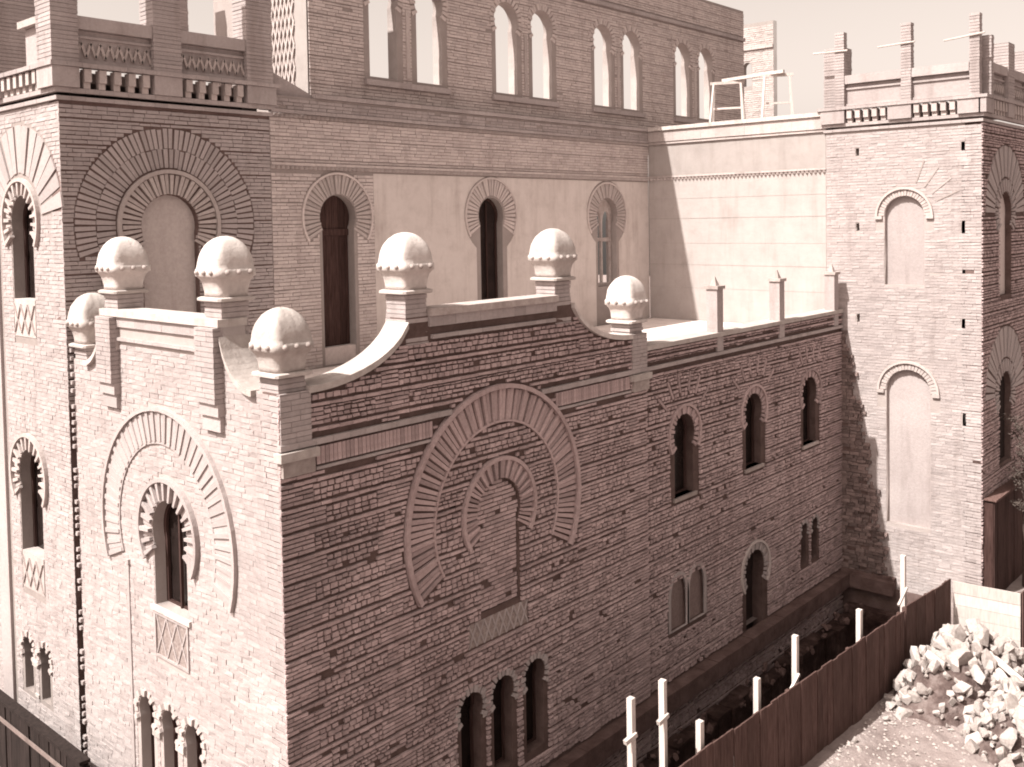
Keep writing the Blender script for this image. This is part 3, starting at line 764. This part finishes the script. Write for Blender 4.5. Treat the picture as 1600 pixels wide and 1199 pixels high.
# ------------------------------------------------------------------ main block behind the terrace
def main_block():
    T = thing('main_block', 'long shaded brick block behind the terrace with roofless arcaded upper storey', 'building', (4.58, 6.7, 0))
    o = 4.58; L = 19.44-o
    D = horseshoe(6.42-o, 10.48, .53, .47, 7.02, 22)
    W2 = horseshoe(11.72-o, 10.48, .50, .45, 7.02, 22); W3 = horseshoe(17.10-o, 10.45, .55, .50, 8.2, 22)
    S = wallpart('south_wall', T, (0, 0, 0), 0, rect(0, L, -2, 12.75), [D, W2, W3], .42, M_MORTARL)
    cs = (6.42-o, 11.72-o, 17.10-o)
    pl = [(7.52-o, L)]
    ex = [ex_ring(c, 10.48, .4, 1.05, -9, PI-1.0) for c in cs]+[ex_disc(c, 10.48, .6) for c in cs]+[ex_rect(c-.56, c+.56, 6.9, 10.5) for c in cs]+[ex_rect(a, b, 6.9, 11.52) for a, b in pl]
    ex += [ex_rect(0, L, 11.54, 11.70)]
    brickwork(S, courses(0, L, 6.9, 12.72, ex, .082, .26, .012, 6, .016, .014, .005, .001), M_BRICKF)
    slab('plaster_face', rect(7.52-o, L-.002, 6.9, 11.53), [horseshoe(c, 10.48, 1.07, .62, 6.95, 24) for c in cs[1:]], .03, M_PLAST, S, -.012)
    d = link('tall_door', None, S)
    for i in range(6):
        a = 6.42-o-.56+i*.187
        box('plank', (a+.004, .24+random.uniform(0, .012), 6.95), (a+.183, .29, 11.05), M_WOODD, d)
    box('rail', (6.42-o-.5, .215, 10.05), (6.42-o+.5, .238, 10.2), M_WOODD, d)
    box('lower_wall', (6.42-o-.48, .03, 7.0), (6.42-o+.48, .238, 7.42), M_BRICKF, d)
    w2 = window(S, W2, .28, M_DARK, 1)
    wr3 = link('tracery_window', None, S)
    slab('tracery', horseshoe(17.10-o, 10.45, .58, .53, 8.15, 22),
         [lancet(17.10-o-.25, 10.05, .21, .55, 8.3), lancet(17.10-o+.25, 10.05, .21, .55, 8.3)], .08, M_STONED, wr3, .22)
    box('transom', (17.10-o-.5, .21, 9.62), (17.10-o+.5, .31, 9.74), M_STONED, wr3)
    for c, par, z in ((cs[0], d, 10.48), (cs[1], w2, 10.48), (cs[2], wr3, 10.45)):
        ring(par, 'voussoir', c, z, .555, 1.0, PI-1.0, 34, .035, M_LIGHT if c != cs[1] else M_BRICKF, .34, .02)
        band(par, 'label_moulding', c, z, 1.0, 1.05, PI-1.0, .05, M_BRICKF)
    # string course with sawtooth, cornice
    string(S, 0, L, 11.655, 11.72, .055, M_BRICKF, step=.3)
    repeat(S, 'tooth', TOOTH, frange(0, L, 118), 11.575)
    repeat(S, 'tooth', TOOTH, frange(0, L, 118), 12.735)
    string(S, 0, L, 12.82, 12.90, .10, M_BRICK, step=.3)
    box('frieze', (0, -.06, 12.905), (L, .4, 13.20), M_MORTARL, S)
    fr = courses(0, L, 12.91, 13.2, [], .082, .24, .012, 0, 0, .016, .008, .05)
    k = link('frieze_brickwork', brick_mesh('frieze_brickwork', [(a, b, c, dd, p+.06) for a, b, c, dd, p in fr], M_BRICK), S); k['kind'] = 'stuff'
    string(S, 1.2, L, 13.205, 13.30, .13, M_BRICK, 'cornice', .3)
    # raking stub between tower and block
    slab('raking_wall', [(0, 13.2), (1.25, 13.2), (1.25, 13.27), (0.0, 13.78)], [], .3, M_BRICK, S, .05)
    # roofless upper storey (stands a little back)
    x0, x1 = 5.92-o, 26.6-o
    prs = []
    for c in (9.0, 13.6, 18.2, 22.95): prs += [c-.80, c+.78]
    arch = [horseshoe(u-o, 16.02, .50, .45, 13.95, 16) for u in prs]
    U = wallpart('upper_wall', T, (0, .3, 0), 0, rect(x0, x1, 13.2, 18.3), arch, .34, M_MORTARL)
    ex = [ex_arch(u-o, 16.02, .64, 13.8) for u in prs]+[ex_rect(x0, x1, 17.10, 17.3)]
    brickwork(U, courses(x0, x1, 13.3, 18.28, ex, .082, .26, .012, 4, .02, .018, .007, .004), M_BRICKF)
    for u in prs:
        a = link('window_arch', None, U)
        ring(a, 'voussoir', u-o, 16.02, .515, .70, PI-.95, 20, .04, M_BRICKF, .32, .02)
    for c in (9.0, 13.6, 18.2, 22.95):
        MB().box((c-o-1.45, -.12, 13.72), (c-o+1.45, .3, 13.86)).build('sill', M_BRICK, U)
        MB().box((c-o-.06, -.05, 14.0), (c-o+.06, .02, 15.7)).build('mullion_shaft', M_LIGHT, U)
    string(U, x0, x1, 17.12, 17.24, .09, M_BRICK, 'cornice', .3)
    Wt = wallpart('upper_west_wall', T, (x0, 4.3, 0), WEST, rect(0, 3.995, 13.0, 18.3), [], .34, M_MORTARL)
    box('plain_face', (3.53, -.03, 13.2), (3.98, .01, 18.25), M_WING, Wt)
    lat = link('sebka_panel', None, Wt)
    for i in range(34):
        a = -1.6+i*.16
        for s in (1, -1):
            p0 = (a, -.02-.004*s, 13.6) if s > 0 else (a+1.2, -.02-.004*s, 13.6); p1 = (a+1.2, -.02-.004*s, 17.6) if s > 0 else (a, -.02-.004*s, 17.6)
            p0 = Vector(p0); p1 = Vector(p1)
            def cut(p, q, lo, hi):
                if p.x > q.x: p, q = q, p
                if q.x < lo+.02 or p.x > hi-.02: return None
                d_ = q-p
                if p.x < lo: p = p+d_*((lo-p.x)/(d_.x))
                if q.x > hi: q = p+(q-p)*((hi-p.x)/(q.x-p.x))
                return p, q
            r = cut(p0, p1, 1.6, 3.5)
            if r: MB().plank(r[0], r[1], .05, .045, (0, -1, 0)).build('rib', M_LIGHT, lat)
    box('rear_block', (.5, 1.0, -2), (10.2, 1.4, 12.7), M_MORTARL, T)
    # floor of the upper storey
    box('upper_floor', (1.4, .65, 12.9), (x1, 4.0, 13.15), M_STONED, T)
main_block()

# ------------------------------------------------------------------ east wing and tower
XW = 19.45
def east_wing():
    T = thing('east_wing', 'bright sunlit wing wall with plain plaster face and flat roof left of the tall tower', 'building', (XW, 6.68, 0))
    L = 6.2
    W = wallpart('west_wall', T, (0, 0, 0), WEST, rect(0, L, -2, 13.2), [], .4, M_MORTARL)
    slab('plaster_face', rect(.02, L-.02, 6.9, 11.575), [], .03, M_WING, W, -.012); slab('plaster_band', rect(.02, L-.02, 11.725, 12.755), [], .03, M_WING, W, -.012)
    for z in (8.05, 8.8, 9.5, 10.3, 10.95): string(W, .02, L-.02, z, z+.02, .016, M_WING, 'course_line', 1.4)
    string(W, 0, L, 11.66, 11.72, .05, M_LIGHT, step=.3); repeat(W, 'tooth', TOOTH, frange(.05, L, 46), 11.58)
    string(W, 0, L, 12.76, 12.84, .07, M_LIGHT, step=.3)
    string(W, 0, L, 12.845, 13.2, .10, M_LIGHT, 'frieze', .5); string(W, 0, L, 13.205, 13.33, .16, M_STONE, 'cornice', .6)
    box('roof_deck', (.05, -6.0, 12.9), (5, -.03, 13.195), M_STONED, T)
    box('south_end', (.42, -6.2, -2), (5, -5.9, 12.89), M_MORTARL, T)
east_wing()

def east_tower():
    T = thing('east_tower', 'tall sunlit brick tower on the right with two blind arches and rows of putlog holes', 'tower', (XW-.02, .48, 0))
    L = 4.25; off = .48
    hs = [(y, z) for z in (12.11, 9.97, 7.36) for y in (-.44, -3.31)]+[(-3.33, 4.79)]
    H = []
    for i, (y, z) in enumerate(hs):
        e = .0031*(i+1); c = off-y+e
        H.append([(c-.052, z-.103-e), (c+.049, z-.099+e*.5), (c+.053, z+.106+e), (c-.047, z+.112-e*.3)])
    c1, c2 = off+1.76, off+1.86
    a1 = roundarch(c1, 10.28, .54, 8.35); a2 = roundarch(c2, 5.38, .60, 1.6)
    W = wallpart('west_wall', T, (0, 0, 0), WEST, rect(0, L-.41, -2, 12.75), H+[a1, a2], .4, M_MORTARL)
    ex = [ex_rect(off-y-.06, off-y+.06, z-.11, z+.12) for y, z in hs]+[ex_arch(c1, 10.28, .80, 9.9), ex_arch(c1, 10.28, .55, 8.3), ex_arch(c2, 5.38, .86, 4.9), ex_arch(c2, 5.38, .61, 1.5)]
    brickwork(W, courses(0, L+.012, -.3, 12.72, ex, .082, .27, .006, 5, .010, .009, .003, .003), M_BRICK)
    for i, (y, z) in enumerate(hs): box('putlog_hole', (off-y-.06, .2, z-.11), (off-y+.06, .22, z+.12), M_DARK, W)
    for c, z, a, nm in ((c1, 10.28, a1, .54), (c2, 5.38, a2, .60)):
        b = link('blind_arch', None, W)
        slab('infill', [(c+(u-c)*1.12, zz) for u, zz in a], [], .05, M_BRICK, b, .13)
        ring(b, 'voussoir', c, z, nm+.015, nm+.19, PI/2, 24, .025, M_LIGHT, .2, .006)
        band(b, 'label_moulding', c, z, nm+.19, nm+.25, PI/2, .07, M_LIGHT)
        for s in (-1, 1): MB().box((c+s*(nm+.16)-.10, -.07, z-.09), (c+s*(nm+.16)+.10, .02, z)).build('impost', M_LIGHT, b)
    R = link('ray_band', None, W)
    for t in (.35, .62, .9, 1.15): MB().box((-.02, -.022, .95), (.02, .01, 1.6)).build('ray', M_MORTARL, R, (c1, 0, 10.28), (0, t, 0))
    piers = [(-.1, .61), (1.85, 2.49), (3.70, L+.02)]
    tower_crown(T, W, L, piers, 5, M_MORTARL, M_BRICK)
    for a, b in piers: upper_pier(W, b-.27, b if b < L else L, -.17, .06, 13.42, 15.55, M_BRICK)
    parapet(W, .615, 2.21, M_BRICK, -.02, True); parapet(W, 2.495, 3.98, M_BRICK, -.02, True)
    for a, b in piers: MB().bar((b-.9, -.2, 14.95+random.uniform(-.1, .1)), (b+.12, -.2, 15.0), .025).build('scaffold_tie', M_WOODP, W)
    # south wall
    cu = 2.15
    n1 = horseshoe(cu, 10.3, .6, .58, 8.0, 18); n2 = horseshoe(cu, 5.25, .6, .58, 3.3, 18); dr = roundarch(cu, 1.6, .75, -.5)
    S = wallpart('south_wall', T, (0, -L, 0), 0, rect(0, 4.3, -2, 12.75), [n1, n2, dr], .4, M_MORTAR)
    ex = [ex_ring(cu, 10.3, .9, 1.9, -9, PI*.5), ex_ring(cu, 10.3, .4, .98, -9, PI-1.0), ex_disc(cu, 10.3, .7), ex_disc(cu, 5.25, .7), ex_rect(cu-.6, cu+.6, 7.9, 10.4), ex_ring(cu, 5.25, .9, 1.9, -9, PI*.5), ex_ring(cu, 5.25, .4, .98, -9, PI-1.0), ex_rect(cu-.6, cu+.6, 3.2, 5.3), ex_arch(cu, 1.6, .95, -1)]
    brickwork(S, rubble(-.015, 4.3, -.5, 12.72, ex, .37), M_RUB)
    for z, a, m in ((10.3, n1, M_BRICKF), (5.25, n2, M_DARK)):
        b = link('blind_arch' if m is M_BRICKF else 'window', None, S)
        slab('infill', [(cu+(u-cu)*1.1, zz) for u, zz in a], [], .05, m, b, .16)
        ring(b, 'voussoir', cu, z, .62, .96, PI-1.0, 34, .05, M_BRICK, .33, .028)
        ring(b, 'ray_brick', cu, z, 1.02, 1.88, PI*.5, 26, .035, M_BRICK, .28, .018)
    b = link('doorway', None, S); slab('door_leaf', [(cu+(u-cu)*1.1, zz) for u, zz in dr], [], .05, M_DARK, b, .25)
    ring(b, 'voussoir', cu, 1.6, .77, .93, PI/2, 22, .05, M_BRICK, .33, .028)
    tower_crown(T, S, 4.3, [(-.17, .5), (1.85, 2.45), (3.8, 4.4)], 5, M_MORTARL, M_BRICK)
    for a, c in ((.28, .5), (1.85, 2.45), (3.8, 4.3)): upper_pier(S, a, c, -.165, .25, 13.42, 15.0, M_BRICK)
    parapet(S, .505, 1.845, M_BRICK); parapet(S, 2.455, 3.795, M_BRICK)
    upper_pier(T, .3, .9, -.4, .2, 13.42, 15.2, M_BRICK)
    box('roof_deck', (.2, -L+.2, 13.1), (4.2, .0, 13.3), M_STONED, T)
    # rough unfinished toothing at the foot of the west face
    import bisect
    tb = []
    steps = [(-.1, .55), (1.4, .75), (3.2, .95), (4.0, 1.0), (5.4, 1.35), (6.4, 1.6)]
    z = -.2
    t = link('toothed_stub', None, W)
    slab('stub_core', [(.42, -1.99), (2.9, -1.99), (2.9, -.28), (1.42, -.28), (1.30, 1.6), (1.16, 2.8), (1.02, 3.6), (.86, 4.6), (.72, 5.6), (.6, 6.4), (.52, 6.9), (.42, 6.9)], [], .06, M_MORTAR, t, -.05)
    bsx = []
    while z < 6.9:
        wd = .50+max(0, 7.1-z)*.182+(.10 if int(z/.62) % 2 else -.06)+random.uniform(-.09, .08)
        u = .44
        while u < wd:
            Lb = random.uniform(.13, .30)
            if random.random() > .06:
                d = .05+random.uniform(.0, .10 if z < 4.2 else .06)
                bsx.append((u, min(u+Lb-.02, wd+.05), z, z+.088+random.uniform(-.01, .01), d))
            u += Lb
        z += .10
    bsx.sort(key=lambda b: b[2])
    for (a, b_, c, d, p) in bsx[:280]:
        link('toothing_brick', unit_brick(M_STUB), t, ((a+b_)/2, 0, (c+d)/2), (0, random.uniform(-.04, .04), 0), (b_-a, p, d-c))
    k = link('toothing_brickwork', brick_mesh('toothing_brickwork', bsx[280:], M_STUB), t); k['kind'] = 'stuff'
    MB().box((.40, -.30, -.42), (2.0, .02, -.05)).box((.40, -.16, -.045), (2.0, .02, .05)).build('plinth_ledge', M_PLIN, W)
    MB().box((.75, -.62, -2.0), (2.4, -.305, -.85)).build('plinth_step', M_PIT, W)
east_tower()

# ------------------------------------------------------------------ far pale tower behind the wing
def far_tower():
    T = thing('far_tower', 'pale distant brick wall stub rising behind the flat wing roof', 'building', (29.5, 7.2, 0))
    W = wallpart('wall', T, (0, 1.9, 0), WEST, rect(0, 1.9, -1, 18.4), [roundarch(.7, 16.6, .2, 15.8, 8)], .3, M_WING)
    brickwork(W, courses(0, 1.9, 13.5, 18.3, [ex_arch(.7, 16.6, .24, 15.7)], .082, .26, .01, 5, .012, .012, .004, .01), M_LIGHT)
    string(W, 0, 1.9, 17.3, 17.42, .08, M_LIGHT, step=.3)
far_tower()

# ------------------------------------------------------------------ timber on the wing roof
def trestle(x, y, rz, h, L, label):
    T = thing('wooden_trestle', label, 'trestle', (x, y, 13.198), rz, 'trestles on the wing roof')
    MB().plank((-L/2, 0, h), (L/2, 0, h), .08, .09).build('beam', M_WOODP, T)
    for sx in (-1, 1):
        for sy in (-1, 1):
            MB().plank((sx*(L/2-.12), sy*.05, h-.03), (sx*(L/2-.02), sy*.36, 0), .06, .05).build('leg', M_WOODP, T)
    MB().plank((-L/2+.1, 0, h*.45), (L/2-.1, 0, h*.45), .06, .06).build('stretcher', M_WOODP, T)
trestle(20.6, 4.35, -1.2, 1.5, 1.1, 'pale wooden trestle on the wing roof in front of the shaded upper wall')
trestle(20.9, 2.75, -1.1, 1.6, 1.0, 'pale wooden trestle on the wing roof seen against the sky')
T = thing('timber_beam', 'short pale beam laid across the two roof trestles', 'beam', (20.75, 3.5, 14.86))
MB().plank((-.1, 1.05, -.07), (.12, -1.0, .03), .14, .10).build('beam', M_WOODP, T)
T = thing('timber_pile', 'small heap of loose planks on the wing roof near the tower', 'planks', (20.9, 1.6, 13.2))
for i in range(5):
    MB().plank((-.2+.1*i, .5, .04+.05*i), (.1-.05*i, -.5, .06+.05*i), .16, .045).build('plank', M_WOODP, T)

# ------------------------------------------------------------------ hoardings on the building site
def hoarding(name, label, p0, p1, z0, z1, bw, horiz, mats, seed, cap=None, jag=.012):
    rnd = random.Random(seed)
    d = Vector((p1[0]-p0[0], p1[1]-p0[1], 0)); L = d.length; rz = math.atan2(d.y, d.x)
    T = thing(name, label, 'hoarding', (p0[0], p0[1], 0), rz)
    if horiz:
        n = round((z1-z0)/bw)
        for i in range(n):
            a = z0+(z1-z0)*i/n; q = rnd.uniform(-.008, .008)
            box('board', (0, q, a+.004), (L, q+.03, z0+(z1-z0)*(i+1)/n-.004), mats, T)
    else:
        n = round(L/bw)
        for i in range(n):
            q = rnd.uniform(-.014, .014); h = z1+rnd.uniform(-jag, jag); g = rnd.uniform(.002, .012)
            MB().box((L*i/n+g, q, z0), (L*(i+1)/n-.003, q+.028, h)).build('board', mats, T, (0, 0, 0), (rnd.uniform(-.006, .006), 0, 0))
    for i in range(max(2, round(L/2.4))+1):
        u = .06+(L-.12)*i/max(2, round(L/2.4)); box('back_post', (u-.045, .045, z0), (u+.045, .135, z1-.06), mats, T)
    for z in (z0+.35, z1-.3): box('rail', (0, .136, z-.045), (L, .18, z+.045), mats, T)
    if cap: box('top_rail', (0, -.05, z1+jag+.005), (L, .14, z1+jag+.06), cap, T)
    return T
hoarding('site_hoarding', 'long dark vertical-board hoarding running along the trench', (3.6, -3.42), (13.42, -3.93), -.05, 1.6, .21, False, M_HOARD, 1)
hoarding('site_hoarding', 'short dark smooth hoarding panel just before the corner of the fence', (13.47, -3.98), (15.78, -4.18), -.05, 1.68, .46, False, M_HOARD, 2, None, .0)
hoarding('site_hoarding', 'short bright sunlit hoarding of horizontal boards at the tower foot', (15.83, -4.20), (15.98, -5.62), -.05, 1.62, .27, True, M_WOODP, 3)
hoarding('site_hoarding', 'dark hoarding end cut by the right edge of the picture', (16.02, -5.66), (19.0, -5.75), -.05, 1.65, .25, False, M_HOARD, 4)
T = hoarding('tarred_hoarding', 'tar-black hoarding with a grey rail in the lower left corner', (-1.0, 10.5), (-1.0, 4.45), -.05, 1.3, .22, False, M_TAR, 5, M_TAR, .02)
box('face_rail', (0, -.055, .98), (6.05, -.02, 1.04), M_RAIL, T)

# loose posts: (x, y, height, brace)
posts = [(4.25, -3.05, 2.85, 1, 'leftmost pale post with a small cross piece behind the long hoarding'),
         (5.10, -3.08, 2.83, 1, 'tallest pale post with a stub arm behind the long hoarding'),
         (5.75, -3.36, 1.98, 0, 'shortest pale post peeping over the near end of the long hoarding'),
         (7.70, -3.38, 1.70+.30, 0, 'short pale post over the middle of the long hoarding'),
         (9.10, -3.44, 2.33, 2, 'tall pale post with a foot strut at the middle of the long hoarding'),
         (11.75, -3.60, 2.05, 0, 'pale post rising over the far half of the long hoarding'),
         (14.0, -3.70, 2.62, 2, 'pale post at the far end of the long hoarding before the smooth panel')]
for x, y, h, br, lab in posts:
    T = thing('wooden_post', lab, 'post', (x, y, 0), random.uniform(-.1, .1), 'pale posts along the hoarding')
    MB().plank((0, 0, -.05), (random.uniform(-.02, .02), 0, h), .10, .10, (0, 1, 0)).build('shaft', M_WOODP, T)
    if br == 1: MB().plank((-.22, -.03, h-.62), (.02, -.07, h-.56), .07, .07).build('arm', M_WOODP, T)
    if br == 2: MB().plank((-.45, -.06, h-1.0), (-.0, -.08, h-.72), .05, .05).build('strut', M_WOODP, T)

# ------------------------------------------------------------------ rubble
rocks = []
import bmesh
rocks_dark = []
for k in range(12):
    bm = bmesh.new()
    for _ in range(16):
        d = Vector((random.gauss(0, 1), random.gauss(0, 1), random.gauss(0, 1))).normalized()*random.uniform(.75, 1.05)
        bm.verts.new((d.x, d.y*random.uniform(.7, 1), d.z*.75))
    r = bmesh.ops.convex_hull(bm, input=bm.verts)
    bmesh.ops.delete(bm, geom=[g for g in r['geom_interior'] if isinstance(g, bmesh.types.BMVert)], context='VERTS')
    me = bpy.data.meshes.new('stone'); bm.to_mesh(me); bm.free(); me.materials.append(M_ROCK); rocks.append(me)
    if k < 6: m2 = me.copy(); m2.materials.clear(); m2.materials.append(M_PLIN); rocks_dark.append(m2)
def heap(label, cx, cy, rx, ry, h, n, smin, smax, rz=0):
    T = thing('rubble_heap', label, 'rubble', (cx, cy, 0), rz)
    def hz(x, y):
        q = (x/rx)**2+(y/ry)**2
        return h*max(0, 1-q)**.8*(1+.22*hnoise(x*2.2+cx, y*2.2))
    v = []; f = []; N = 26
    for j in range(N+1):
        for i in range(N+1):
            x, y = (-1+2*i/N)*rx*1.15, (-1+2*j/N)*ry*1.15
            v.append((x, y, hz(x, y)-.06))
    for j in range(N):
        for i in range(N): k = j*(N+1)+i; f.append((k, k+1, k+N+2, k+N+1))
    link('earth_core', mesh('earth_core', v, f, M_SPOIL, True), T)
    for i in range(n):
        a = random.uniform(0, 2*PI); q = math.sqrt(random.random())*1.08
        x, y = rx*q*math.cos(a), ry*q*math.sin(a); s = (smin+(smax-smin)*random.random()**1.8)*(1.25-q*.4)
        link('stone', random.choice(rocks), T, (x, y, hz(x, y)+s*.25), (random.uniform(0, 6), random.uniform(0, 6), random.uniform(0, 6)), (s, s*random.uniform(.7, 1), s*random.uniform(.6, 1)))
heap('high pale rubble heap of broken stones against the hoarding corner', 14.0, -5.0, 2.15, 1.1, 1.0, 295, .06, .30, -.2)
heap('lower mixed rubble heap of stones at the right edge', 13.0, -6.45, 1.8, .95, .55, 270, .05, .28)
i = 0
for x, y, s, lab in ((12.6, -4.35, .11, 'lone pale stone in the shade below the long hoarding'), (11.5, -4.25, .10, 'small lone stone on the dark strip at the hoarding foot'),
                     (13.25, -4.3, .13, 'pale boulder at the left tip of the high rubble heap'), (10.3, -4.1, .09, 'tiny stone nearest the bottom edge beside the hoarding')):
    tag(link('loose_stone', rocks[i], None, (x, y, s*.4), (i, 1, 2), (s, s*.9, s*.8)), lab, 'stone', 'loose stones by the hoarding'); i += 1
T = thing('timber_pile', 'pile of dark broken planks lying beside the rubble at the right edge', 'planks', (13.95, -5.72, .25), .7)
for k in range(9):
    a = random.uniform(-.5, .5)
    MB().plank((-.7*math.cos(a), -.7*math.sin(a)+random.uniform(-.2, .2), .03+.05*k), (.7*math.cos(a), .7*math.sin(a), .10+.06*k), .16, .04).build('plank', random.choice([M_WOODD, M_HOARD, M_WOODP]), T)
# rubble on the trench floor
v = thing('trench_rubble', 'scattered dark rubble on the floor of the trench below the doorway', 'rubble', (9, -1.2, -1.75))
for k in range(280):
    x = random.uniform(-5, 10.2); s = random.uniform(.04, .15); yy = random.uniform(-1.2, .85)
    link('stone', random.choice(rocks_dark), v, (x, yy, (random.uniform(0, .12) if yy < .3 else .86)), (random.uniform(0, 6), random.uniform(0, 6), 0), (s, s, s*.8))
T = thing('board_lean_to', 'dark boarded lean-to against the shaded foot of the right-hand tower', 'lean-to', (19.52, -3.80, 0))
for k in range(16):
    q = random.uniform(0, .02)
    MB().box((.26*k+.004, -.28-q, -.05), (.26*k+.256, -.25-q, 2.62+random.uniform(-.02, .02))).build('board', M_WOODD, T)
MB().box((-.02, -.25, -.05), (.02, 0, 2.6)).build('end_board', M_WOODD, T)
slab('roof', [(-.04, 2.64), (4.2, 2.64), (4.2, 2.70), (-.04, 2.70)], [], .36, M_HOARD, T, -.34)
# gravel and brick crumbs trodden into the site floor
v = []; f = []
for k in range(2600):
    x = random.uniform(7.5, 17.5); y = -3.95-random.random()**1.3*3.4; r = random.uniform(.008, .045)*(1 if random.random() > .04 else 1.8); n = len(v)
    z0 = .05*hnoise(x, y)
    for (a, b, c) in ((1,0,0),(-1,0,0),(0,1,0),(0,-1,0),(0,0,1),(0,0,-1)):
        q = r*random.uniform(.6, 1.2); v.append((x+a*q, y+b*q, z0+c*q*.8+r*.2))
    f += [(n+i, n+j, n+k_) for i, j, k_ in ((0,2,4),(2,1,4),(1,3,4),(3,0,4),(2,0,5),(1,2,5),(3,1,5),(0,3,5))]
tag(link('gravel', mesh('gravel', v, f, M_ROCK)), 'loose gravel and brick crumbs scattered over the sunlit ground', 'gravel', kind='stuff')
# thin tree by the right-hand tower
M_BARK = mat_noise('bark', (.04, .026, .022), (.10, .07, .062), 6, 18, .8, .02, (4, 4, 1))
M_LEAF = mat_noise('leaf', (.035, .026, .022), (.10, .078, .068), 5, 12, .3, .01)
T = thing('young_tree', 'thin dark young tree at the right edge before the shaded tower', 'tree', (21.1, -4.42, 0))
trunk = MB(); crown = MB(); tips = []
trunk.bar((0, 0, -.05), (.05, .02, 1.5), .07, 8, .055); trunk.bar((.05, .02, 1.5), (-.02, -.03, 4.5), .055, 8, .025)
for k in range(15):
    z0 = 1.9+k*.17; a = k*2.4; L_ = random.uniform(.5, 1.0)
    p = Vector((.0, 0, z0)); q = p+Vector((math.cos(a)*L_*.8, math.sin(a)*L_*.45, L_*.6)); trunk.bar(p, q, .02, 5, .008); tips.append((p, q))
    for m in range(3):
        t = random.uniform(.4, 1); b0 = p.lerp(q, t); b1 = b0+Vector((random.uniform(-.3, .3), random.uniform(-.2, .2), random.uniform(.05, .35)))
        trunk.bar(b0, b1, .008, 4, .003); tips.append((b0, b1))
for p, q in tips:
    for m in range(16):
        c = p.lerp(q, random.uniform(.3, 1.1))+Vector((random.gauss(0, .07), random.gauss(0, .07), random.gauss(0, .07)))
        a = Vector((random.gauss(0, 1), random.gauss(0, 1), random.gauss(0, 1))).normalized()*random.uniform(.03, .06); b = a.orthogonal().normalized()*.018
        n = len(crown.v); crown.v += [tuple(c-a), tuple(c+b), tuple(c+a), tuple(c-b)]; crown.f.append((n, n+1, n+2, n+3))
trunk.build('trunk', M_BARK, T); crown.build('crown', M_LEAF, T)
